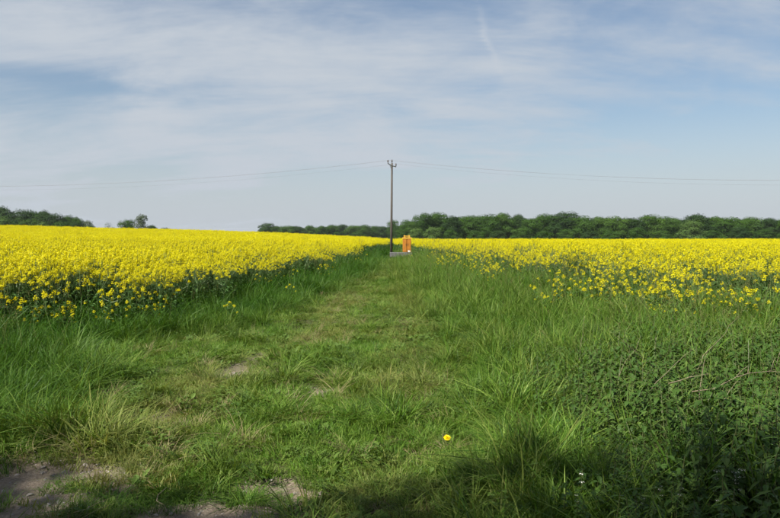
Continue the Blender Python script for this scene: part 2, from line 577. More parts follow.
M['crown_dark'] = leaf_mat('dark_leaf', [(0.0, (0.014, 0.036, 0.009)), (1.0, (0.034, 0.066, 0.016))], rough=0.6, trans=0.18, spec=0.08)
M['crown_grey'] = leaf_mat('grey_green_leaf', [(0.0, (0.045, 0.068, 0.036)), (1.0, (0.085, 0.115, 0.062))], rough=0.6, trans=0.22, spec=0.2)
M['pole'] = surf_mat('weathered_pole_wood', (0.034, 0.030, 0.026), (0.085, 0.075, 0.064), scale=14, bump=0.5, stretch=(1, 1, 0.06))
M['steel'] = surf_mat('galvanised_steel', (0.10, 0.10, 0.105), (0.19, 0.19, 0.20), scale=20, rough=0.55, bump=0.1, metal=0.6)
M['ceramic'] = surf_mat('brown_glazed_ceramic', (0.030, 0.018, 0.014), (0.055, 0.032, 0.024), scale=10, rough=0.25, bump=0.0, spec=0.5)
M['wire'] = surf_mat('aluminium_wire', (0.13, 0.13, 0.135), (0.19, 0.19, 0.195), scale=30, rough=0.6, bump=0.0)
M['concrete'] = surf_mat('grey_concrete', (0.065, 0.066, 0.066), (0.135, 0.134, 0.132), scale=9, rough=0.9, bump=0.4)
M['dark_foot'] = surf_mat('dark_block', (0.020, 0.024, 0.018), (0.045, 0.048, 0.036), scale=9, rough=0.9, bump=0.3)
M['orange'] = surf_mat('orange_paint', (0.24, 0.090, 0.010), (0.38, 0.150, 0.018), scale=7, rough=0.45, bump=0.03, spec=0.4)
M['yellow_paint'] = surf_mat('ochre_paint', (0.52, 0.30, 0.03), (0.62, 0.38, 0.05), scale=6, rough=0.5, bump=0.05)
M['plate'] = surf_mat('white_enamel', (0.74, 0.72, 0.68), (0.82, 0.80, 0.76), scale=12, rough=0.35, bump=0.0)
M['gap'] = surf_mat('shadow_gap_backing', (0.030, 0.020, 0.012), (0.05, 0.03, 0.02), scale=9, rough=0.9, bump=0.0)
M['stone'] = surf_mat('field_stone', (0.16, 0.14, 0.12), (0.32, 0.29, 0.26), scale=20, rough=0.9, bump=0.3)
M['dry_stalk'] = surf_mat('dry_stalk', (0.13, 0.10, 0.065), (0.24, 0.195, 0.135), scale=18, rough=0.85, bump=0.1)

# ---------------------------------------------------------------- ground
def build_ground():
    def lines(parts):
        out = []
        for a, b, s in parts:
            out.append(np.arange(a, b, s))
        return np.concatenate(out + [[parts[-1][1]]])
    xs = lines([(-3000, -400, 200), (-400, -60, 10), (-60, -12, 1.5), (-12, -3.7, 0.16), (-3.7, 0.7, 0.032), (0.7, 12, 0.16), (12, 60, 1.5), (60, 400, 10), (400, 3000, 200)])
    ys = lines([(-300, -20, 20), (-20, 0, 1), (0, 3.0, 0.15), (3.0, 5.6, 0.032), (5.6, 14, 0.10), (14, 60, 0.6), (60, 200, 2.5), (200, 600, 12), (600, 4000, 150)])
    X, Y = np.meshgrid(xs, ys)
    Z = ground_z(X, Y)
    nx, ny = len(xs), len(ys)
    co = np.stack([X.ravel(), Y.ravel(), Z.ravel()], 1)
    i = np.arange((ny - 1) * (nx - 1)); r = i // (nx - 1); c = i % (nx - 1)
    q = np.stack([r * nx + c, r * nx + c + 1, (r + 1) * nx + c + 1, (r + 1) * nx + c], 1)
    me = bpy.data.meshes.new('ground')
    me.vertices.add(len(co)); me.vertices.foreach_set('co', co.astype(np.float32).ravel())
    me.loops.add(q.size); me.loops.foreach_set('vertex_index', q.astype(np.int32).ravel())
    me.polygons.add(len(q)); me.polygons.foreach_set('loop_start', np.arange(0, q.size, 4, dtype=np.int32))
    me.polygons.foreach_set('use_smooth', np.ones(len(q), bool))
    a = me.attributes.new('soil', 'FLOAT', 'POINT')
    a.data.foreach_set('value', (soil_mask(X, Y) * (np.hypot(X, Y) < 60)).astype(np.float32).ravel())
    me.update(calc_edges=True); me.validate()
    me.materials.append(M['ground'])
    o = obj('ground', me)
    tag(o, 'farm track ground of bare brown earth and turf', 'ground', kind='structure')


build_ground()

# ---------------------------------------------------------------- trees
def tree_meshes(seed, kind, n_cards=3600, card=0.030, low=0.10, lobes=12, width=0.42, name='tree'):
    """unit-height tree: (trunk with limbs, crown)"""
    rng = np.random.default_rng(seed)
    tr = MB()
    pts = []; x = y = 0.0
    for i in range(6):
        pts.append((x, y, 0.52 * i / 5 - 0.01)); x += rng.normal(0, 0.008); y += rng.normal(0, 0.008)
    tr.tube(pts, [0.030, 0.024, 0.021, 0.018, 0.014, 0.009], 7)
    L = []
    for i in range(lobes):
        t = (i + 0.5) / lobes
        z = low + 0.07 + (0.86 - low) * t ** 0.9
        prof = math.sin(math.pi * min(1, 0.16 + 0.80 * (z - low) / (1 - low))) ** 0.65
        a = i * 2.399 + rng.uniform(-0.5, 0.5)
        r = width * prof * rng.uniform(0.45, 0.80) * (0.15 if t > 0.93 else 1)
        rad = width * rng.uniform(0.40, 0.60)
        L.append((r * math.cos(a), r * math.sin(a), min(z, 1 - rad * 0.72), rad))
        b = pts[min(5, 1 + int(4 * t))]
        if i % 2 == 0:
            mid = ((b[0] + L[-1][0]) / 2, (b[1] + L[-1][1]) / 2, (b[2] + L[-1][2]) / 2 - 0.01)
            tr.tube([b, mid, L[-1][:3]], [0.011, 0.007, 0.003], 5)
    for z, q in ((0.40, 0.62), (0.58, 0.62), (0.74, 0.5)):
        L.append((0, 0, low + (1 - low) * (z - 0.05), width * q))
    cr = MB()
    w = np.array([l[3] ** 2 for l in L]); cnt = (n_cards * w / w.sum()).astype(int)
    C = []; Nn = []; V = []; 
    for (lx, ly, lz, rad), n in zip(L, cnt):
        d = rng.normal(size=(n, 3)); d /= np.linalg.norm(d, axis=1)[:, None]
        d[:, 2] = np.where(d[:, 2] < -0.35, -d[:, 2] * 0.6, d[:, 2])
        bump = 0.75 + 0.45 * vnoise(d[:, 0] * 3.2 + lx * 60, d[:, 1] * 3.2 + d[:, 2] * 4 + ly * 60, seed)
        rr = rad * bump * rng.random(n) ** 0.16
        C.append(np.stack([lx + d[:, 0] * rr, ly + d[:, 1] * rr, lz + d[:, 2] * rr * 0.80], 1))
        nn = d + rng.normal(0, 0.22, (n, 3)) + np.array([0, 0, 0.15])
        Nn.append(nn / np.linalg.norm(nn, axis=1)[:, None])
        V.append(np.clip(rng.uniform(0.25, 0.75) + rng.normal(0, 0.10, n), 0, 1))
    C = np.concatenate(C); Nn = np.concatenate(Nn); V = np.concatenate(V)
    cr.cards(C, Nn, card * rng.uniform(0.7, 1.35, len(C)), rng, var=V, bend=0.25)
    # normalise height to 1
    zmax = C[:, 2].max(); q = np.percentile(np.hypot(C[:, 0], C[:, 1]), 96)
    for arr in (tr.v, cr.v):
        for a in arr:
            a[:, :2] *= 0.45 / q
            a[:, 2] /= zmax
    return tr.mesh(name + '_trunk', [M['bark']]), cr.mesh(name + '_crown', [M[kind]])


TREES = {}
for key, kind, seeds, kw in (
        ('oak', 'crown_oak', (1, 2, 3, 4), dict(n_cards=10000, card=0.029)),
        ('light', 'crown_light', (11, 12), dict(n_cards=6400, card=0.034, low=0.03)),
        ('dark', 'crown_dark', (21, 22), dict(n_cards=9500, card=0.029)),
        ('grey', 'crown_grey', (31,), dict(n_cards=3200, card=0.036, width=0.34)),
        ('thin', 'crown_grey', (41,), dict(n_cards=700, card=0.034, lobes=12, width=0.36))):
    TREES[key] = [tree_meshes(s, kind, name=key, **kw) for s in seeds]
_tc = {}


def tree(px, d, top_y, wpx, key, label, group=None, name='broadleaf_tree', low_m=0.0):
    """a tree seen at picture column px, at distance d, crown top at picture row top_y"""
    i = _tc.get(key, 0); _tc[key] = i + 1
    tm, cm = TREES[key][i % len(TREES[key])]
    x = at(px, d)
    gz = float(ground_z(x, d, False))
    h = EYE + (237 - top_y) / 700 * d - gz
    w = wpx / 700 * d / 0.90
    t = thing(name, label, 'tree', (x, d, gz), RNG.uniform(0, TAU), group, (w, w, h))
    obj('trunk', tm, t); obj('crown', cm, t)
    return t


ORD = ['first', 'second', 'third', 'fourth', 'fifth', 'sixth', 'seventh', 'eighth', 'ninth', 'tenth', 'eleventh', 'twelfth',
       'thirteenth', 'fourteenth', 'fifteenth', 'sixteenth', 'seventeenth', 'eighteenth', 'nineteenth', 'twentieth',
       'twenty-first', 'twenty-second', 'twenty-third', 'twenty-fourth', 'twenty-fifth']


def build_trees():
    g = 'trees along the edge of the wood right of the pole'
    front = [(408, 219, 22, 'oak'), (423, 213.5, 28, 'oak'), (437, 211.5, 26, 'oak'), (453, 216, 26, 'dark'), (470, 215.5, 30, 'oak'),
             (487, 213, 28, 'oak'), (502, 211.8, 30, 'oak'), (519, 214.5, 26, 'dark'), (532, 217.5, 22, 'oak'), (546, 213.5, 30, 'oak'),
             (563, 211.5, 28, 'dark'), (579, 214.5, 28, 'oak'), (598, 216.5, 30, 'oak'), (616, 216, 28, 'oak'), (634, 215.8, 28, 'dark'),
             (650, 213.8, 30, 'oak'), (668, 216, 28, 'oak'), (690, 219.5, 34, 'light'), (698, 213.4, 30, 'dark'), (716, 216, 28, 'oak'),
             (733, 216.5, 30, 'oak'), (751, 215.5, 30, 'oak'), (768, 216.5, 28, 'dark'), (787, 217, 30, 'oak'), (806, 216, 32, 'oak')]
    look = {'oak': 'mid green broadleaf tree', 'dark': 'dark green broadleaf tree', 'light': 'paler green round tree'}
    n = 0
    for px, ty, w, key in front:
        d = 300 + RNG.uniform(-9, 9) - (14 if key == 'light' else 0)
        if key == 'light':
            lab = 'paler green round tree standing forward of the dark wood on the right'
        else:
            lab = '%s on the right wood edge, %s from the pole' % (look[key], ORD[n]); n += 1
        tree(px, d, ty + RNG.uniform(-1.2, 1.4), w * RNG.uniform(0.85, 1.2), key, lab, g)
    # bushes and low boughs along the foot of the wood
    g2 = 'bushes along the foot of the wood right of the pole'
    k = 0
    for px, ty, w, key in [(402, 231, 16, 'oak'), (416, 229, 20, 'light'), (432, 227, 24, 'light'), (450, 230, 20, 'oak'), (476, 232, 22, 'oak'), (497, 231, 22, 'dark'), (520, 230, 24, 'oak'),
                           (543, 231, 24, 'oak'), (566, 229, 24, 'oak'), (590, 232, 24, 'dark'), (612, 231, 26, 'oak'), (636, 231, 24, 'oak'),
                           (660, 230, 24, 'oak'), (712, 231, 26, 'oak'), (738, 230, 26, 'dark'), (764, 231, 26, 'oak'), (788, 231, 24, 'oak')]:
        tree(px, 287 + RNG.uniform(-4, 4), ty - RNG.uniform(0, 4), w * 0.85, key, '%s bush at the foot of the right wood, %s from the pole' % (
            {'oak': 'mid green', 'dark': 'dark green', 'light': 'pale green'}[key], ORD[k]), g2, 'bush'); k += 1
    # second row: one mass
    # the farther wood left of the pole
    g3 = 'far trees of the low wood left of the pole'
    far = [(266, 222.5, 15, 'dark'), (277, 225.5, 13, 'oak'), (288, 225, 14, 'oak'), (299, 226, 13, 'dark'), (310, 224.8, 14, 'oak'), (321, 225.5, 14, 'oak'),
           (332, 224.2, 14, 'oak'), (342, 223.8, 13, 'dark'), (353, 224.6, 14, 'oak'), (363, 224.2, 14, 'oak'), (373, 225.4, 13, 'oak'), (382, 226.2, 13, 'dark')]
    for k, (px, ty, w, key) in enumerate(far):
        tree(px, 500 + RNG.uniform(-14, 14), ty, w * 1.3, key, '%s far tree, %s from the left end of the low wood' % (
            {'oak': 'mid green', 'dark': 'dark green'}[key], ORD[k]), g3)
    tree(393, 470, 219.2, 13, 'oak', 'taller round tree rising directly behind the pole at the end of the low wood')
    # far left group
    g4 = 'trees of the copse at the left edge'
    left = [(-14, 205, 26, 'dark'), (4, 205.5, 24, 'dark'), (20, 208.5, 22, 'dark'), (33, 209.5, 20, 'oak'), (45, 209.6, 20, 'dark'), (57, 212.5, 20, 'dark'), (68, 214.5, 18, 'oak'),
            (77, 216.5, 16, 'oak'), (87, 220, 14, 'grey')]
    for k, (px, ty, w, key) in enumerate(left):
        tree(px, 262 + RNG.uniform(-8, 8), ty, w * 1.25, key, '%s tree of the copse on the left, %s' % (
            {'oak': 'mid green', 'dark': 'dark green', 'grey': 'grey-green'}[key],
            'partly cut off by the picture edge' if k == 0 else '%s from the picture edge' % ORD[k]), g4)
    for k, (px, ty, w, key) in enumerate([(14, 219, 20, 'dark'), (30, 218, 20, 'oak'), (62, 220, 20, 'oak'), (76, 222, 18, 'dark'), (90, 224, 12, 'oak')]):
        tree(px, 250 + RNG.uniform(-3, 3), ty, w, key, '%s bush at the foot of the left copse, %s from the picture edge' % ({'oak': 'mid green', 'dark': 'dark green'}[key], ORD[k]),
             'bushes at the foot of the left copse', 'bush')
    tree(4, 236, 216, 26, 'light', 'pale green bush in front of the copse at the left picture edge', None, 'bush')
    tree(44, 240, 221, 20, 'light', 'low pale green bush before the middle of the left copse', None, 'bush')
    tree(108, 300, 222, 14, 'thin', 'thin bare-looking grey tree alone between the copse and the tree pair', None)
    tree(127, 270, 219, 19, 'oak', 'round dark green tree, left one of the lone pair on the field horizon')
    tree(141.5, 276, 213.8, 18, 'grey', 'taller grey-green tree, right one of the lone pair on the field horizon')
    tree(153, 290, 224.5, 16, 'dark', 'low dark bush just right of the lone tree pair', None, 'bush')
    tree(165, 300, 227.3, 18, 'grey', 'very low grey-green bush on the horizon right of the tree pair', None, 'bush')


build_trees()


def build_wood_mass():
    """the wood behind its edge, one mass of crowns nobody could count"""
    metas = [m for ms in ('oak', 'dark') for (_, m) in TREES[ms]]
    coll = proto_collection('wood_crown', metas)
    P = []; R = []; S = []; I = []
    for row, d0 in enumerate((316, 332, 350)):
        for px in np.arange(404, 830, 13):
            p = px + RNG.uniform(-5, 5); d = d0 + RNG.uniform(-6, 6)
            x = at(p, d); gz = float(ground_z(x, d, False))
            ty = np.interp(p, [400, 415, 430, 500, 560, 650, 700, 800], [224, 217, 214.5, 214.5, 214.5, 216, 216, 217.5]) + RNG.uniform(1.5, 5.0)
            P.append((x, d, gz)); R.append((0, 0, RNG.uniform(0, TAU)))
            w = RNG.uniform(22, 30) / 700 * d / 0.9
            S.append((w, w, EYE + (237 - ty) / 700 * d - gz)); I.append(RNG.integers(len(metas)))
    for px in np.arange(262, 400, 7):
        d = 520 + RNG.uniform(-8, 8); p = px + RNG.uniform(-3, 3)
        x = at(p, d); gz = float(ground_z(x, d, False))
        P.append((x, d, gz)); R.append((0, 0, RNG.uniform(0, TAU)))
        w = RNG.uniform(13, 18) / 700 * d / 0.9
        S.append((w, w, EYE + (237 - 226.5 + RNG.uniform(-1, 1)) / 700 * d - gz)); I.append(RNG.integers(len(metas)))
    o = scatter('distant_wood', P, R, S, I, coll)
    tag(o, 'mass of green tree crowns behind the edge of the wood', 'wood', kind='stuff')


build_wood_mass()


def build_shade_trees():
    """roadside trees behind the camera whose shade falls on the foreground"""
    tm, cm = tree_meshes(77, 'crown_oak', n_cards=12000, card=0.028, low=0.42, lobes=26, width=0.30, name='roadside_tree')
    for k, (x, y, h, w, lab) in enumerate([
            (-11.0, -6.75, 14.0, 7.6, 'roadside tree casting the shade at the lower left corner'),
            (-7.2, -6.95, 13.8, 7.4, 'roadside tree casting the shade along the bottom of the track'),
            (-0.9, -7.85, 14.0, 6.2, 'roadside tree casting the shade over the lower right nettles')]):
        t = thing('roadside_tree', lab, 'tree', (x, y, float(ground_z(x, y))), k * 1.9, 'roadside trees behind the viewer', (w, w, h))
        obj('trunk', tm, t); obj('crown', cm, t)


build_shade_trees()

# ---------------------------------------------------------------- rapeseed
def rape_parts(seed, H, edge=False):
    """one plant: stem with branches, leaves, flower heads"""
    rng = np.random.default_rng(seed)
    st = MB(); lf = MB(); fl = []
    lean = rng.normal(0, 0.05, 2)
    P = lambda t: np.array([lean[0] * H * t * t, lean[1] * H * t * t, H * t])
    st.tube([P(0), P(0.45), P(0.95)], [0.008, 0.006, 0.003], 4)
    tips = [(P(0.95), 1.0)]
    nb = int(rng.integers(3, 6) if edge else rng.integers(6, 10))
    for i in range(nb):
        t = rng.uniform(0.34 if edge else 0.48, 0.80); a = rng.uniform(0, TAU)
        b = P(t)
        out = rng.uniform(0.10, 0.22)
        top = H * rng.uniform(0.70 if edge else 0.80, 1.02) * (0.6 + 0.4 * (t > 0.5)) if edge else H * rng.uniform(0.84, 1.03)
        top = max(top, b[2] + 0.10)
        e = np.array([b[0] + out * math.cos(a), b[1] + out * math.sin(a), top])
        mid = (b + e) / 2 + np.array([math.cos(a), math.sin(a), -0.3]) * out * 0.3
        st.tube([b, mid, e], [0.004, 0.003, 0.002], 3)
        tips.append((e, rng.uniform(0.5, 0.85) if edge else rng.uniform(0.65, 1.0)))
    for p, s in tips:
        n = int(34 * s)
        L = 0.070 * s
        tt = rng.random(n)
        a = rng.uniform(0, TAU, n)
        r = 0.050 * s * np.sqrt(1 - 0.55 * tt) * rng.uniform(0.30, 1.05, n)
        c = np.stack([p[0] + r * np.cos(a), p[1] + r * np.sin(a), p[2] - L * 0.55 + L * tt], 1)
        nn = np.stack([np.cos(a) * 0.8, np.sin(a) * 0.8, 0.6 + 0.6 * tt], 1) + rng.normal(0, 0.35, (n, 3))
        nn /= np.linalg.norm(nn, axis=1)[:, None]
        fl.append(MB().cards(c, nn, rng.uniform(0.019, 0.030, n), rng, bend=0.3, var=rng.random(n)))
        # young pods below the flowers
        m = int(rng.integers(3, 7))
        a = rng.uniform(0, TAU, m); z = p[2] - L * 0.6 - rng.uniform(0.01, 0.10, m)
        base = np.stack([np.full(m, p[0]), np.full(m, p[1]), z], 1)
        st.blades(base, rng.uniform(0.03, 0.06, m), np.full(m, 0.004), a, np.full(m, 0.9), rng, seg=2)
    nl = int(rng.integers(16, 22))
    for i in range(nl):
        t = rng.uniform(0.08, 0.72) ** 0.85; a = i * 2.4 + rng.uniform(-0.5, 0.5)
        ln = rng.uniform(0.12, 0.24) * (1.15 - 0.75 * t)
        up = rng.uniform(0.0, 0.9)
        lf.leaf(P(t), (math.cos(a), math.sin(a), up), (-up * math.cos(a), -up * math.sin(a), 1), ln, ln * rng.uniform(0.26, 0.40),
                var=rng.random(), fold=rng.uniform(0.05, 0.35), droop=rng.uniform(0.2, 0.9), shape=(0.25, 0.8, 1.0, 0.8, 0.0))
    return st, lf, fl


def merge(parts_mats, name, mats):
    mb = MB()
    for p, mi in parts_mats:
        n = mb.n
        for v, va in zip(p.v, p.var):
            mb.v.append(v); mb.var.append(va)
        mb.f += [tuple(i + n for i in f) for f in p.f]
        mb.m += [mi] * len(p.f)
        mb.n += p.n
    return mb.mesh(name, mats)


RAPE_MATS = [M['rape_stem'], M['rape_leaf'], M['rape_flower']]


def rape_clump(seed, nplants=9, r=0.42):
    """far-off crop: several plants drawn more simply"""
    rng = np.random.default_rng(seed)
    lf = MB(); fl = MB()
    for k in range(nplants):
        a = rng.uniform(0, TAU); q = r * math.sqrt(rng.random())
        bx, by = q * math.cos(a), q * math.sin(a); H = rng.uniform(1.02, 1.22)
        for i in range(int(rng.integers(5, 8))):
            a = rng.uniform(0, TAU); o = rng.uniform(0.0, 0.2)
            p = np.array([bx + o * math.cos(a), by + o * math.sin(a), H * rng.uniform(0.84, 1.03)])
            n = 9
            c = p + rng.normal(0, 1, (n, 3)) * np.array([0.024, 0.024, 0.034])
            nn = rng.normal(0, 0.6, (n, 3)) + np.array([0, 0, 0.7]); nn /= np.linalg.norm(nn, axis=1)[:, None]
            fl.cards(c, nn, rng.uniform(0.032, 0.046, n), rng, bend=0.3)
        n = 14
        c = np.stack([bx + rng.normal(0, 0.1, n), by + rng.normal(0, 0.1, n), rng.uniform(0.1, H * 0.86, n)], 1)
        nn = rng.normal(0, 1, (n, 3)); nn /= np.linalg.norm(nn, axis=1)[:, None]
        lf.cards(c, nn, rng.uniform(0.06, 0.16, n), rng)
    return merge([(lf, 1), (fl, 2)], 'rape_clump', RAPE_MATS)


def build_rape():
    full = [rape_parts(100 + i, h) for i, h in enumerate((1.12, 1.2, 1.05, 1.16, 1.1, 1.24))]
    edge = [rape_parts(200 + i, h, True) for i, h in enumerate((0.86, 0.74, 0.95, 0.66, 0.80))]
    meshes = [merge([(s, 0), (l, 1)] + [(q, 2) for q in f], 'rape_plant', RAPE_MATS) for s, l, f in full]
    emeshes = [merge([(s, 0), (l, 1)] + [(q, 2) for q in f], 'rape_edge_plant', RAPE_MATS) for s, l, f in edge]
    clumps = [rape_clump(300 + i) for i in range(5)]
    coll = proto_collection('rape', meshes + emeshes + clumps)
    single = {}
    for nm, src in (('full', full), ('edge', edge)):
        single[nm] = [(s.mesh('rape_stem', [M['rape_stem']]), l.mesh('rape_leaves', [M['rape_leaf']]), [q.mesh('rape_flowers', [M['rape_flower']]) for q in f]) for s, l, f in src]

    def place_single(x, y, nm, k, s, rz, label, group):
        z = float(ground_z(x, y)) - 0.01
        t = thing('rapeseed_plant', label, 'rapeseed plant', (x, y, z), rz, group, (s, s, s))
        st, lf, fl = single[nm][k]
        obj('stem', st, t); obj('foliage', lf, t)['kind'] = 'stuff'
        for f in fl:
            obj('flower_head', f, t)
        return t

    for side in ('left', 'right'):
        sg = -1 if side == 'left' else 1
        P = []; I = []; S = []
        # near crop, plant by plant
        for (y0, y1, dens) in ((8.2, 16, 26), (16, 26, 22), (26, 40, 14)):
            n = int((y1 - y0) * (0.62 * y1 + 2.0) * dens)
            y = RNG.uniform(y0, y1, n)
            x = sg * RNG.uniform(0, 0.62 * y1 + 2.0, n)
            keep = (np.abs(x) < 0.60 * y + 1.6)
            jit = 0.9 * (vnoise(x * 1.3, y * 1.3, 12) - 0.5) + 0.5 * (vnoise(x * 4, y * 4, 13) - 0.5)
            depth = (x_left(y) - x) if sg < 0 else (x - x_right(y))
            # across the front the edge also runs sideways: use the nearer of the two distances
            fy = y - (np.interp(-x, [5.7, 8.5, 16], [10.1, 9.4, 8.6]) if sg < 0 else np.interp(x, [4.6, 7.5, 18], [11.0, 10.4, 10.0]))
            depth = np.where(np.abs(x) > (5.7 if sg < 0 else 4.6), np.minimum(depth, fy), depth) + jit
            keep &= (depth > 0) | ((depth > -1.0) & (RNG.random(n) < 0.035))
            if sg < 0:
                keep &= RNG.random(n) < np.clip(0.35 + 0.7 * depth, 0.3, 1)
            if sg > 0:   # right-hand crop is thin towards the front
                keep &= RNG.random(n) < np.clip(0.09 + 0.038 * depth + 0.008 * (y - 11), 0.08, 1) + 0.26 * (vnoise(x * 0.7, y * 0.5, 31) - 0.5)
            x, y, depth = x[keep], y[keep], depth[keep]
            is_edge = depth < RNG.uniform(-0.45, 0.36, len(x)) if sg < 0 else depth < RNG.uniform(0.2, 1.3, len(x))
            k = np.where(is_edge, 6 + RNG.integers(0, 5, len(x)), RNG.integers(0, 6, len(x)))
            s = RNG.uniform(0.88, 1.08, len(x)) * (0.84 + 0.18 * vnoise(x * 0.45, y * 0.45, 17) + 0.14 * vnoise(x * 1.7, y * 1.7, 18))
            s = s * (0.80 + 0.20 * ss(0.0, 1.5, depth)) if sg < 0 else s * RNG.uniform(0.76, 1.10, len(x))
            s = np.where(RNG.random(len(x)) < 0.05, np.minimum(s * 1.14, 1.16), s)
            P.append(np.stack([x, y], 1)); I.append(k); S.append(s)
        # loose plants spilling out of the crop into the verge
        m = 26 if sg < 0 else 70
        y = RNG.uniform(10.4, 12.8, m) if sg < 0 else RNG.uniform(10.8, 14.5, m)
        x = x_left(y) + RNG.uniform(-0.3, 0.45, m) if sg < 0 else x_right(y) + RNG.uniform(-0.3, 2.2, m)
        P.append(np.stack([x, y], 1)); I.append(6 + RNG.integers(0, 5, m)); S.append(RNG.uniform(0.75, 1.1, m))
        P = np.concatenate(P); I = np.concatenate(I); S = np.concatenate(S)
        # the 150 that show largest stand as plants of their own
        front = np.hypot(P[:, 0], P[:, 1]) + 0.0
        inview = np.abs(P[:, 0]) < 0.56 * P[:, 1]
        depth = (x_left(P[:, 1]) - P[:, 0]) if sg < 0 else (P[:, 0] - x_right(P[:, 1]))
        order = np.argsort(np.where(inview, front + 1.2 * np.maximum(np.minimum(depth, 3), 0), 1e6))[:150]
        for i in order:
            nm, k = ('edge', I[i] - 6) if I[i] >= 6 else ('full', I[i])
            place_single(P[i, 0], P[i, 1], nm, int(k), float(S[i]), RNG.uniform(0, TAU),
                         'yellow flowering rapeseed plant along the near edge of the %s field' % side,
                         'rapeseed plants at the near edge of the %s field' % side)
        rest = np.ones(len(P), bool); rest[order] = False
        P, I, S = P[rest], I[rest], S[rest]
        # far crop, in clumps
        Q = []; T = []; W = []
        for (y0, y1, dens) in ((38, 58, 3.4), (58, 80, 2.6), (80, 112, 1.9)):
            wmax = 0.60 * y1 + 3
            n = int((y1 - y0) * wmax * dens)
            y = RNG.uniform(y0, y1, n); x = sg * RNG.uniform(0, wmax, n)
            depth = ((x_left(y) - x) if sg < 0 else (x - x_right(y)))
            keep = (np.abs(x) < 0.60 * y + 3) & (depth > 0.3)
            if sg > 0:
                keep &= RNG.random(n) < 0.45 + 0.35 * ss(45, 75, y)
            x, y = x[keep], y[keep]
            Q.append(np.stack([x, y], 1)); T.append(11 + RNG.integers(0, 5, len(x)))
            W.append(RNG.uniform(0.92, 1.10, len(x)) * (0.89 + 0.12 * vnoise(x * 0.2, y * 0.2, 19) + 0.10 * vnoise(x * 0.9, y * 0.9, 20)))
        n = 260                                   # taller plants that stand above the rest
        y = RNG.uniform(38, 100, n); x = sg * RNG.random(n) * 0.58 * y
        keep = ((x_left(y) - x) if sg < 0 else (x - x_right(y))) > 0.4
        Q.append(np.stack([x[keep], y[keep]], 1)); T.append(RNG.integers(0, 6, keep.sum())); W.append(RNG.uniform(1.06, 1.22, keep.sum()))
        P = np.concatenate([P] + Q); I = np.concatenate([I] + T); S = np.concatenate([S] + W)
        z = ground_z(P[:, 0], P[:, 1]) - 0.01
        rot = np.zeros((len(P), 3)); rot[:, 2] = RNG.uniform(0, TAU, len(P)); rot[:, :2] = RNG.normal(0, 0.04, (len(P), 2))
        o = scatter('rapeseed_crop', np.column_stack([P, z]), rot, S, I, coll)
        tag(o, 'yellow rapeseed crop in full flower filling the field on the %s' % side, 'rapeseed crop', kind='stuff')
    # single plants standing out of the crop
    for x, y, k, s, lab in [
            (-2.85, 12.4, 3, 0.72, 'small rapeseed plant in the grass beside the left field, nearest the track'),
            (2.95, 14.2, 1, 0.85, 'lone rapeseed plant amid the tall grass right of the track')]:
        place_single(x, y, 'edge', k, s, RNG.uniform(0, TAU), lab, None)


build_rape()

# ---------------------------------------------------------------- grass
def tuft(seed, n, r, h, w, bend, mat, sprout=1.0, heads=0):
    rng = np.random.default_rng(seed)
    a = rng.uniform(0, TAU, n); q = r * np.sqrt(rng.random(n))
    base = np.stack([q * np.cos(a), q * np.sin(a), np.full(n, -0.01)], 1)
    yaw = np.where(rng.random(n) < 0.6, a, rng.uniform(0, TAU, n))
    mb = MB()
    mb.blades(base, rng.uniform(*h, n), rng.uniform(*w, n), yaw, rng.uniform(*bend, n), rng, 0, seg=4 if h[1] > 0.3 else 3)
    for i in range(heads):
        x, y = rng.normal(0, r * 0.5, 2); H = h[1] * rng.uniform(1.0, 1.3); dx, dy = rng.normal(0, 0.08, 2)
        mb.tube([(x, y, 0), (x + dx * 0.4, y + dy * 0.4, H * 0.6), (x + dx, y + dy, H)], [0.0013, 0.001, 0.0007], 3, 1)
        m = 22
        t = rng.random(m)
        c = np.stack([x + dx * (0.8 + 0.2 * t) + rng.normal(0, 0.010, m), y + dy * (0.8 + 0.2 * t) + rng.normal(0, 0.010, m), H * (0.82 + 0.18 * t)], 1)
        nn = rng.normal(0, 1, (m, 3)); nn /= np.linalg.norm(nn, axis=1)[:, None]
        mb.cards(c, nn, rng.uniform(0.006, 0.014, m), rng, 1)
    return mb.mesh('tuft', [mat, M['seed_head']])


def rosette(seed, n=9):
    """low broad-leaved weed: plantain, dock, dandelion leaves, clover"""
    rng = np.random.default_rng(seed); mb = MB()
    for i in range(n):
        a = rng.uniform(0, TAU); up = rng.uniform(0.15, 1.2); ln = rng.uniform(0.03, 0.075)
        mb.leaf((rng.normal(0, 0.03), rng.normal(0, 0.03), rng.uniform(0, 0.03)), (math.cos(a), math.sin(a), up), (-up * math.cos(a), -up * math.sin(a), 1),
                ln, ln * rng.uniform(0.3, 0.65), var=rng.random(), fold=0.15, droop=rng.uniform(0.2, 0.8))
    return mb.mesh('rosette', [M['weed']])


def clover(seed):
    rng = np.random.default_rng(seed); mb = MB()
    for i in range(26):
        a = rng.uniform(0, TAU); q = 0.12 * math.sqrt(rng.random()); x, y, z = q * math.cos(a), q * math.sin(a), rng.uniform(0.04, 0.11)
        v = rng.random()
        mb.blades(np.array([[x * 0.8, y * 0.8, -0.01]]), np.array([z]), np.array([0.002]), np.array([a]), np.array([0.2]), rng, 0, var=np.array([v]), seg=2)
        for k in range(3):
            b = a + k * TAU / 3; up = rng.uniform(0.0, 0.5)
            mb.leaf((x, y, z), (math.cos(b), math.sin(b), up), (-up * math.cos(b), -up * math.sin(b), 1), rng.uniform(0.016, 0.026), 0.018, var=v, fold=0.15, droop=0.2, shape=(0.2, 0.9, 1.0, 0.5))
    return mb.mesh('clover', [M['weed']])


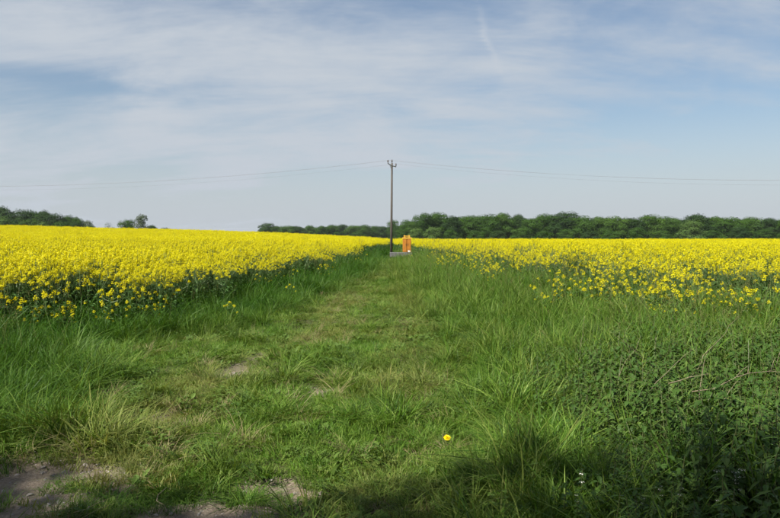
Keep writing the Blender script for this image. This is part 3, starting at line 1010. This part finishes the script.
def build_grass():
    G = M['grass']
    protos = []
    protos += [tuft(400 + i, 100, 0.13, (0.03, 0.09), (0.0035, 0.0065), (0.3, 1.8), G) for i in range(4)]      # 0-3 short
    protos += [tuft(410 + i, 84, 0.13, (0.06, 0.19), (0.004, 0.0075), (0.4, 2.2), G) for i in range(4)]       # 4-7 medium
    protos += [tuft(420 + i, 52, 0.12, (0.15, 0.42), (0.005, 0.011), (0.2, 1.7), G) for i in range(4)]     # 8-11 long
    protos += [tuft(430 + i, 40, 0.13, (0.22, 0.62), (0.005, 0.013), (0.08, 1.1), G, heads=1 if i == 1 else 0) for i in range(4)]   # 12-15 tall
    protos += [tuft(440 + i, 60, 0.12, (0.05, 0.15), (0.003, 0.005), (0.9, 2.2), M['straw']) for i in range(2)]   # 16-17 dead
    protos += [rosette(450 + i, 8 + i) for i in range(3)]                                                       # 18-20 weeds
    protos += [clover(460 + i) for i in range(3)]        # 21-23 clover
    coll = proto_collection('tuft', protos)
    P = []; I = []; S = []; D = []; U = []; R = []
    for (y0, y1, dens) in ((2.6, 5.0, 180), (5.0, 8.0, 150), (8.0, 12.5, 95), (12.5, 20, 60), (20, 34, 38), (34, 66, 22)):
        wl = min(0.62 * y1 + 1.2, 9.0); wr = wl
        n = int((y1 - y0) * (wl + wr) * dens)
        y = RNG.uniform(y0, y1, n); x = RNG.uniform(-wl, wr, n)
        keep = np.abs(x) < 0.60 * y + 0.9
        xl = x_left(y) - 0.9; xr = x_right(y) + 3.2
        keep &= (x > np.where(y < 8.6, -99, xl)) & (x < np.where(y < 10.0, 99, xr))
        soil = soil_mask(x, y)
        patchn = fbm(x * 2.2, y * 2.2, 21)
        keep &= RNG.random(n) > soil * (1.02 - 0.10 * (patchn > 0.56))
        bed = ss(0.0, 0.6, x - 1.05) * ss(9.5, 6.8, y)
        keep &= RNG.random(n) > 0.93 * bed
        x, y, soil, patchn = x[keep], y[keep], soil[keep], patchn[keep]
        n = len(x)
        # how tall the sward is: short on the track, longer to both sides
        dl = x - x_left(np.maximum(y, 10.1)) - np.where(y < 10.1, 0.25 * (10.1 - y), 0)
        dr = x_right(np.maximum(y, 11.0)) - x
        left = 1 - ss(0.7, 2.5 + 0.5 * ss(10, 7, y), dl)
        right = 1 - ss(0.9, 3.9 + 1.3 * ss(14, 8, y), dr)
        right = right * ss(-0.1, 1.2, x + 0.02 * y)
        hgt = np.maximum(left * 0.62, right * 0.90) + 0.55 * (fbm(x * 0.8, y * 0.8, 23) - 0.5) + 0.95 * (fbm(x * 2.6, y * 2.6, 25) - 0.5)
        hgt = hgt + 0.10 * ss(5.5, 4.0, y) * ss(-0.6, 0.4, x)
        hgt += 0.07 - 0.12 * np.exp(-((x + 0.5) / 1.6) ** 2) * ss(6, 8, y)
        hgt -= 0.5 * soil
        hgt = hgt - 1.0 * (np.hypot(x - at(447, 5.02), (y - 4.85) * 0.6) < 0.16)
        hgt = hgt - 0.95 * ss(40, 46, y) * ss(55, 53, y) * ss(1.9, 1.2, np.abs(x - 0.7))
        u = RNG.normal(0, 0.10, n)
        cls = np.digitize(hgt + u, [0.16, 0.46, 0.84])
        k = cls * 4 + RNG.integers(0, 4, n)
        # worn strips where wheels ran: dry
        track = np.exp(-((x + 1.9 - 0.045 * (y - 4) + 0.35 * np.sin(y * 0.35)) / 0.62) ** 2) + 0.8 * np.exp(-((x - 0.35 - 0.012 * (y - 8)) / 0.55) ** 2) * ss(5, 8, y)
        dry = 0.90 * np.clip(track * 0.50 + 1.1 * (fbm(x * 1.3, y * 1.3, 27) - 0.46) + 0.35 * soil, 0, 1) * (1 - 0.75 * np.maximum(left, right))
        dry = np.clip(dry + RNG.normal(0, 0.16, n), 0, 1)
        lush_shade = np.clip(0.95 * left + 0.25 * right + 0.9 * (fbm(x * 0.9 + 5, y * 0.9, 29) - 0.5), 0, 1)  # lush growth plus painted verge shade, strongest along the left
        dead = RNG.random(n) < 0.10 * dry + 0.012
        k = np.where(dead & (cls < 2), 16 + RNG.integers(0, 2, n), k)
        weed = (RNG.random(n) < 0.08 + 0.16 * (fbm(x * 1.7, y * 1.7, 33) > 0.58)) & (cls < 3) & ~dead
        k = np.where(weed, 18 + RNG.integers(0, 3, n), k)
        clo = (fbm(x * 1.4 + 9, y * 1.4, 35) > 0.55) & (RNG.random(n) < 0.12) & (cls < 2) & (y < 14)
        k = np.where(clo, 21 + RNG.integers(0, 3, n), k)
        s = RNG.uniform(0.7, 1.25, n) * np.where((k >= 18) & (k < 21), 1.1, 1.0) * (1.0 + 0.35 * ss(12, 40, y))
        s = s * (1 + 0.25 * ss(0.6, -0.6, dr) * (y > 10.5) + 0.20 * ss(0.5, -0.2, dl) * (y > 9.6))
        P.append(np.stack([x, y, ground_z(x, y)], 1)); I.append(k); S.append(s); D.append(dry); U.append(lush_shade)
        r = np.zeros((n, 3)); r[:, 2] = RNG.uniform(0, TAU, n); r[:, :2] = RNG.normal(0, 0.30, (n, 2)); R.append(r)
    # green tufts on the bare earth
    for cx, cy, rr, num in ((-2.05, 4.50, 0.12, 14), (-1.55, 4.22, 0.22, 40), (-1.30, 4.50, 0.22, 45), (-0.82, 4.25, 0.14, 14), (-0.45, 4.1, 0.16, 18), (-2.55, 4.12, 0.16, 16), (-1.75, 4.02, 0.14, 16)):
        n = num
        a = RNG.uniform(0, TAU, n); q = rr * np.sqrt(RNG.random(n))
        x = cx + 1.5 * q * np.cos(a); y = cy + q * np.sin(a)
        P.append(np.stack([x, y, ground_z(x, y)], 1)); I.append(np.where(RNG.random(n) < 0.3, RNG.integers(18, 21, n), RNG.integers(0, 7, n))); S.append(RNG.uniform(0.5, 0.95, n))
        D.append(np.full(n, 0.05)); U.append(RNG.uniform(0.2, 0.7, n))
        r = np.zeros((n, 3)); r[:, 2] = RNG.uniform(0, TAU, n); R.append(r)
    P = np.concatenate(P); print('grass tufts', len(P))
    o = scatter('grass', P, np.concatenate(R), np.concatenate(S), np.concatenate(I), coll, {'dry': np.concatenate(D), 'lush_shade': np.concatenate(U)})
    tag(o, 'green meadow grass of mixed length covering the track and its verges', 'grass', kind='stuff')


build_grass()

# ---------------------------------------------------------------- nettles, lower right
def leaf_mesh(name, ln, wd, mat, seed, droop=0.5):
    mb = MB()
    mb.leaf((0, 0, 0), (1, 0, 0.1), (0, 0, 1), ln, wd, var=np.random.default_rng(seed).random(), fold=0.16, droop=droop, shape=(0.12, 0.78, 1.0, 0.80, 0.48, 0.0))
    return mb.mesh(name, [mat])


def nettle_layout(seed, H):
    rng = np.random.default_rng(seed)
    lean = rng.normal(0, 0.10, 2)
    P = lambda t: np.array([lean[0] * H * t * t, lean[1] * H * t * t, H * t])
    rows = []
    n = int(H / 0.055)
    a0 = rng.uniform(0, TAU)
    for i in range(n):
        t = 0.28 + 0.72 * (i + 0.5) / n
        sz = (0.55 + 0.9 * math.sin(math.pi * min(1, 0.25 + 0.75 * (1 - t) ** 0.7))) * rng.uniform(0.8, 1.1)
        for s in (0, 1):
            rows.append((P(t), a0 + i * math.pi / 2 + s * math.pi + rng.uniform(-0.3, 0.3), rng.uniform(-0.35, 0.35), sz))
    return P, rows


def build_nettles():
    specs = []
    for i, (H, LL, LW) in enumerate(((0.30, 0.052, 0.030), (0.38, 0.058, 0.032), (0.46, 0.046, 0.021), (0.34, 0.040, 0.027), (0.26, 0.060, 0.050), (0.50, 0.062, 0.012), (0.40, 0.054, 0.015))):
        P, rows = nettle_layout(520 + i, H)
        mb = MB(); mb.tube([P(0), P(0.5), P(1.0)], [0.0032, 0.0028, 0.0018], 4, var=0.4)
        stem = mb.mesh('nettle_stem', [M['nettle_stem']])
        jb = MB(); jb.tube([P(0), P(0.5), P(1.0)], [0.0032, 0.0028, 0.0018], 4, mat=1, var=0.4)
        rng = np.random.default_rng(560 + i)
        for p, a, up, sz in rows:
            jb.leaf(p, (math.cos(a), math.sin(a), up), (-up * math.cos(a), -up * math.sin(a), 1), LL * sz, LW * sz, 0, var=rng.random(), fold=0.16, droop=rng.uniform(0.3, 0.9), shape=(0.12, 0.78, 1.0, 0.80, 0.48, 0.0))
        flower = []
        for t in (0.80, 0.92):
            fc = np.array([P(t) + np.array([math.cos(a) * 0.014, math.sin(a) * 0.014, 0.006]) for a in np.arange(0, TAU, TAU / 6)])
            nn = np.column_stack([fc[:, :2] - P(t)[:2], np.full(len(fc), 0.02)]); nn /= np.linalg.norm(nn, axis=1)[:, None]
            flower.append(MB().cards(fc, nn, 0.015, rng, bend=0.4).mesh('nettle_flower', [M['white_petal']]))
        specs.append((stem, rows, jb, flower, leaf_mesh('leaf', LL, LW, M['nettle'], 500 + i, 0.55)))
    joined = [s[2].mesh('nettle', [M['nettle'], M['nettle_stem']]) for s in specs]
    coll = proto_collection('nettle', joined)
    n = 9800
    x = RNG.uniform(0.7, 6.5, n); y = RNG.uniform(2.9, 11.5, n)
    edge = np.interp(y, [2.9, 4.2, 5.5, 7, 9, 11.5], [0.95, 1.0, 1.05, 1.0, 1.3, 2.2]) + 0.7 * (fbm(x * 0.9, y * 0.9, 41) - 0.5)
    dens = ss(-0.05, 0.45, x - edge) * (1 - 0.75 * ss(7.5, 11.0, y)) * (0.25 + 0.75 * ss(0.33, 0.5, fbm(x * 1.6, y * 1.6, 43)))
    keep = (RNG.random(n) < dens) & (x < 0.58 * y + 0.9)
    x, y = x[keep], y[keep]; n = len(x)
    k = RNG.choice(7, n, p=[.2, .2, .14, .14, .1, .12, .1]); s = RNG.uniform(0.65, 1.2, n) * (0.70 + 0.35 * ss(0.0, 1.2, x - np.interp(y, [3, 7, 11], [1.0, 1.3, 3])))
    rz = RNG.uniform(0, TAU, n)
    inv = (x < 0.55 * y) & (y > 3.6)
    order = np.argsort(np.where(inv, y, 1e6))[:56]
    for c, i in enumerate(order):
        k_ = int(k[i]); st, rows, _, fl, lm = specs[k_]
        flo = RNG.random() < 0.45 and k_ < 4
        t = thing('nettle_plant', 'white-flowered leafy nettle in the leafy bed at lower right' if flo else 'leafy green nettle without flowers in the leafy bed at lower right',
                  'nettle', (float(x[i]), float(y[i]), float(ground_z(x[i], y[i])) - 0.01), float(rz[i]),
                  'flowering nettles at lower right' if flo else 'leafy nettles at lower right', (s[i],) * 3)
        obj('stem', st, t)
        for p, a, up, sz in rows:
            obj('leaf', lm, t, tuple(p), (RNG.normal(0, 0.15), -up * 0.8, a), (sz, sz, sz))
        if flo:
            for f in fl:
                obj('flower', f, t)
    rest = np.ones(n, bool); rest[order] = False
    x, y, k, s, rz = x[rest], y[rest], k[rest], s[rest], rz[rest]
    rot = np.zeros((len(x), 3)); rot[:, 2] = rz; rot[:, :2] = RNG.normal(0, 0.12, (len(x), 2))
    o = scatter('nettle_bed', np.stack([x, y, ground_z(x, y) - 0.01], 1), rot, s, k, coll)
    tag(o, 'bed of leafy green nettles and weeds covering the lower right corner', 'nettles', kind='stuff')
    print('nettles', n)


build_nettles()

# ---------------------------------------------------------------- power line
def build_power_line():
    py = 52.5; pxx = 0.15
    gz = float(ground_z(pxx, py))
    t = thing('utility_pole', 'tall thin wooden utility pole with a short crossarm standing at the end of the track', 'utility pole', (pxx, py, gz))
    H = 7.12 - gz
    mb = MB(); mb.tube([(-0.06, 0, -0.3), (-0.04, 0, H * 0.4), (0.0, 0, H)], [0.100, 0.085, 0.066], 12)
    obj('pole_shaft', mb.mesh('pole_shaft', [M['pole']], True), t)
    a = Vector((-0.30, -0.74, H - 0.02)); b = Vector((0.30, 0.74, H - 0.12)); c = Vector((0, 0, H - 0.20))
    mb = MB(); mb.tube([a + Vector((0, 0, -0.08)), c + Vector((-0.03, -0.075, 0.0)), c + Vector((0.03, 0.075, 0)), b + Vector((0, 0, -0.08))], 0.035, 4)
    obj('crossarm', mb.mesh('crossarm', [M['steel']]), t)
    mb = MB(); mb.tube([c + Vector((-0.02, -0.05, -0.30)), a * 0.55 + c * 0.45 + Vector((0, 0, -0.08))], 0.016, 4)
    obj('brace', mb.mesh('brace', [M['steel']]), t)
    prof = [(0.018, -0.12), (0.018, 0.0), (0.050, 0.005), (0.062, 0.03), (0.040, 0.045), (0.036, 0.06), (0.056, 0.075), (0.056, 0.09), (0.034, 0.11), (0.030, 0.135), (0.040, 0.145), (0.036, 0.17), (0.015, 0.18)]
    heads = []
    for p in (a, Vector((0, 0, H + 0.08)), b):
        mb = MB(); mb.lathe(prof, 10)
        obj('insulator', mb.mesh('insulator', [M['ceramic']], True), t, tuple(p))
        heads.append(Vector((pxx, py, gz)) + p + Vector((0, 0, 0.138)))
    names = ('nearest', 'middle', 'farthest')
    u = Vector((0.985, -0.17, 0))
    for k, h in enumerate(heads):
        pts = []
        for s in np.linspace(-46, 46, 93):
            q = h + u * float(s)
            zmin, s0 = (-1.55, 31.0) if s < 0 else (-1.90, 30.0)
            q.z += zmin * (1 - ((abs(s) - s0) / s0) ** 2) * (1 + 0.03 * (k - 1))
            pts.append(q)
        o0 = heads[k]
        mb = MB(); mb.tube([p - o0 for p in pts], 0.0042, 5)
        o = obj('overhead_wire', mb.mesh('overhead_wire', [M['wire']], True), None, tuple(o0))
        tag(o, 'thin overhead wire sagging from the %s insulator of the pole' % ('left-hand', 'top middle', 'right-hand')[k], 'wire', 'overhead wires on the pole')


build_power_line()


def build_cabinet():
    d = 51.2
    x0 = at(389.8, d); x1 = at(412.2, d)
    gz = float(ground_z((x0 + x1) / 2, d))
    t = thing('concrete_bench', 'low grey concrete slab on two dark feet at the base of the pole', 'slab', ((x0 + x1) / 2, d, gz))
    hw = (x1 - x0) / 2
    mb = MB(); mb.box((-hw, -0.24, 0.13), (hw, 0.36, 0.47), 0.025)
    obj('slab', mb.mesh('slab', [M['concrete']]), t)
    for sx in (-1, 1):
        mb = MB(); mb.box((-0.13, -0.20, -0.05), (0.13, 0.32, 0.132), 0.02)
        obj('foot', mb.mesh('foot', [M['dark_foot']]), t, (sx * (hw - 0.16), 0, 0))
    # orange cabinet standing on the slab
    cx = at(406.9, d); w = 8.4 / 700 * d / 2; hb = 1.10
    z0 = gz + 0.47
    c = thing('orange_cabinet', 'narrow orange double-door cabinet with ochre top rail standing on the grey slab', 'cabinet', (cx, d + 0.06, z0))
    mb = MB(); mb.box((-w + 0.03, 0.03, 0.0), (w - 0.03, 0.26, hb - 0.03), 0.01)
    obj('body', mb.mesh('body', [M['gap']]), c)
    for sx in (-1, 1):
        lo, hi = (0.014, w) if sx > 0 else (-w, -0.014)
        mb = MB(); mb.box((lo, -0.03, 0.01), (hi, 0.27, hb), 0.02)
        dr = obj('door', mb.mesh('door', [M['orange']]), c)
        mb = MB(); mb.tube([(sx * 0.065, -0.045, hb * 0.45), (sx * 0.065, -0.045, hb * 0.58)], 0.011, 6)
        obj('handle', mb.mesh('handle', [M['dark_foot']]), dr)
        mb = MB(); mb.tube([(sx * (w * 0.55), 0.12, hb - 0.01), (sx * (w * 0.55), 0.12, hb + 0.17)], 0.022, 8)
        obj('post', mb.mesh('post', [M['yellow_paint']]), c)
    mb = MB(); mb.box((-w - 0.055, -0.055, hb - 0.10), (w + 0.055, -0.032, hb - 0.025), 0.006)
    obj('top_rail', mb.mesh('top_rail', [M['yellow_paint']]), c)
    mb = MB(); mb.box((-w * 0.8, 0.10, hb + 0.06), (w * 0.8, 0.14, hb + 0.11), 0.006)
    obj('cross_bar', mb.mesh('cross_bar', [M['yellow_paint']]), c)
    mb = MB(); mb.box((0.08, -0.042, 0.03), (0.24, -0.0322, 0.14), 0.003)
    obj('label_plate', mb.mesh('label_plate', [M['plate']]), c)


build_cabinet()

# ---------------------------------------------------------------- small things of the foreground
def build_details():
    # dandelion
    x, y = at(447, 5.02), 5.02
    z = float(ground_z(x, y))
    t = thing('dandelion', 'single bright yellow dandelion flower in the short grass', 'dandelion', (x, y, z), 0, None, (0.85, 0.85, 0.95))
    mb = MB(); mb.tube([(0, 0, 0), (0.006, 0, 0.08), (0.004, -0.006, 0.142)], [0.003, 0.0026, 0.0026], 6)
    obj('stem', mb.mesh('stem', [M['nettle_stem']]), t)
    rng = np.random.default_rng(8)
    mb = MB()
    for ring, (num, ln, up) in enumerate(((26, 0.034, 0.25), (22, 0.028, 0.7), (16, 0.020, 1.5), (9, 0.012, 3.5))):
        for i in range(num):
            a = TAU * i / num + ring * 0.13 + rng.uniform(-0.05, 0.05)
            mb.leaf((0, 0, 0.004 * ring * 0.6), (math.cos(a), math.sin(a), up), (-up * math.cos(a), -up * math.sin(a), 1), ln * rng.uniform(0.9, 1.08), 0.0075, var=rng.random(), fold=0.1, droop=0.1, shape=(0.5, 0.9, 1.0, 0.7))
    obj('flower_head', mb.mesh('flower_head', [M['dandelion']]), t, (0.004, -0.006, 0.140), (math.radians(28), 0, 0))
    mb = MB(); mb.lathe([(0.003, -0.012), (0.009, -0.006), (0.011, 0.002)], 8)
    obj('calyx', mb.mesh('calyx', [M['nettle_stem']]), t, (0.004, -0.006, 0.140), (math.radians(28), 0, 0))
    lm = MB(); lm.leaf((0, 0, 0), (1, 0, 0.3), (-0.3, 0, 1), 0.13, 0.028, var=0.3, fold=0.2, droop=0.5, shape=(0.2, 0.6, 0.4, 0.9, 0.6, 1.0, 0.7, 0.0))
    me = lm.mesh('leaf', [M['weed']])
    for i in range(7):
        obj('leaf', me, t, (0, 0, 0.01), (0, 0, i * 0.93), (1, 1, 1))
    # dry stalks leaning through the nettles and grass: picture row/column of both ends -> ground foot and tip
    def stalk(name, label, fx, fy, tx, ty, tz, r=0.004, fz=0.0, kink=0.03, mat='dry_stalk', twigs=0):
        z = float(ground_z(fx, fy))
        rng = np.random.default_rng(int(abs(fx * 1000)))
        a = Vector((0, 0, fz)); b = Vector((tx - fx, ty - fy, tz))
        pts = []
        for i in range(7):
            q = a.lerp(b, i / 6)
            if 0 < i < 6:
                q += Vector(rng.normal(0, kink * 0.4, 3)) + Vector((0, 0, kink * math.sin(math.pi * i / 6)))
            pts.append(q)
        rad = [0.72 * r * (1 - 0.65 * i / 6) for i in range(7)]
        root = thing(name, label, 'stalk', (fx, fy, z), 0, 'dry stalks in the verge')
        mb = MB(); mb.tube(pts, rad, 6)
        obj('stem', mb.mesh('stem', [M[mat]], True), root)
        for k in range(twigs):
            i = 2 + k % 4
            e = pts[i] + Vector((rng.uniform(0.02, 0.12), rng.uniform(-0.06, 0.06), rng.uniform(0.02, 0.12)))
            mb = MB(); mb.tube([pts[i], (pts[i] + e) / 2 + Vector((0, 0, 0.01)), e], [r * 0.45, r * 0.35, r * 0.2], 4)
            obj('twig', mb.mesh('twig', [M[mat]], True), root)
    stalk('dry_stalk', 'upright thin dry stalk standing alone in the grass left of the nettles', 2.05, 7.6, 2.12, 7.6, 0.72, 0.0035, twigs=2)
    stalk('dry_stalk', 'long dry stalk rising to the right through the middle of the nettle bed', 1.95, 5.6, 2.62, 6.0, 0.62, 0.004, 0.25)
    stalk('dead_branch', 'thick pale dead branch lying to the right picture edge over the nettles', 2.32, 5.35, 3.45, 5.75, 0.52, 0.0055, 0.40, 0.04, twigs=4)
    stalk('dead_branch', 'short pale broken branch left of the longer dead branch', 2.22, 5.55, 2.55, 5.55, 0.50, 0.005, 0.42, 0.01)
    stalk('dry_stalk', 'dry stalk crossing behind the pale branch, its tip in the tall grass', 2.7, 6.3, 3.45, 6.9, 0.80, 0.004, 0.3)
    stalk('dry_stalk', 'thin dry stalk at the upper edge of the nettles, bent over to the left', 2.85, 7.2, 2.2, 7.0, 0.66, 0.0035, 0.1)
    stalk('dry_stalk', 'short steep dry stalk beside the crossing point of the branches', 2.40, 5.4, 2.55, 5.6, 0.66, 0.0035, 0.3)
    stalk('dry_stalk', 'dry stalk low in the nettles just below the dead branch', 2.40, 5.05, 2.62, 5.2, 0.52, 0.0035, 0.35)
    stalk('dry_stalk', 'pale dry stalk between the upright stalk and the nettles', 2.15, 6.6, 2.45, 6.8, 0.62, 0.0035, 0.1)
    stalk('dry_stalk', 'dark brown dry stalk farthest right in the tall grass', 3.6, 6.6, 4.1, 7.1, 0.75, 0.0035, 0.2)
    # pale curled stem on the bare earth
    mb = MB(); px_, py_ = -1.42, 4.12
    pts = [(0.02, 0.22, 0.07), (-0.01, 0.15, 0.05), (0.0, 0.09, 0.035), (0.06, 0.04, 0.03), (0.10, -0.03, 0.02), (0.09, -0.12, 0.012)]
    mb.tube(pts, [0.002, 0.003, 0.003, 0.003, 0.003, 0.002], 6)
    o = obj('curled_stem', mb.mesh('curled_stem', [M['dry_stalk']], True), None, (px_, py_, float(ground_z(px_, py_))))
    tag(o, 'pale curled dry stem lying between the two bare earth patches', 'stalk')
    # gravel
    rng = np.random.default_rng(5); stones = []
    for i in range(4):
        mb = MB(); prof = []
        n = 7
        V = []; Fc = []
        for j, (r, zz) in enumerate(((0.55, -0.35), (1.0, -0.05), (0.85, 0.35), (0.35, 0.58))):
            for k in range(n):
                a = TAU * k / n
                q = r * rng.uniform(0.8, 1.15)
                V.append((q * math.cos(a), q * math.sin(a) * 0.75, zz * rng.uniform(0.85, 1.1)))
        for j in range(3):
            for k in range(n):
                Fc.append((j * n + k, j * n + (k + 1) % n, (j + 1) * n + (k + 1) % n, (j + 1) * n + k))
        Fc += [tuple(range(n))[::-1], tuple(range(3 * n, 4 * n))]
        mb.add(V, Fc); stones.append(mb.mesh('stone', [M['stone']]))
    coll = proto_collection('stone', stones)
    n = 9000
    x = RNG.uniform(-4.2, 0.8, n); y = RNG.uniform(3.0, 9.0, n)
    keep = RNG.random(n) < soil_mask(x, y)
    x, y = x[keep], y[keep]; n = len(x)
    rot = RNG.uniform(0, TAU, (n, 3)) * np.array([0.08, 0.08, 1])
    o = scatter('gravel', np.stack([x, y, ground_z(x, y)], 1), rot, 0.004 + 0.018 * RNG.random(n) ** 4, RNG.integers(0, 4, n), coll)
    tag(o, 'small grey stones and clods on the bare earth', 'gravel', kind='stuff')


build_details()

# ---------------------------------------------------------------- air
def build_haze():
    m = bpy.data.materials.new('thin_haze'); m.use_nodes = True
    nt = m.node_tree; nt.nodes.clear()
    v = nt.nodes.new('ShaderNodeVolumePrincipled')
    v.inputs['Color'].default_value = (0.86, 0.92, 1.0, 1)
    v.inputs['Density'].default_value = 0.00007
    v.inputs['Anisotropy'].default_value = 0.2
    o = nt.nodes.new('ShaderNodeOutputMaterial'); nt.links.new(v.outputs[0], o.inputs['Volume'])
    mb = MB(); mb.box((-3050, -350, -6.0), (3050, 4050, 16.5))
    tag(obj('haze', mb.mesh('haze', [m])), 'thin pale haze in the air over the fields', 'haze', kind='stuff')


build_haze()
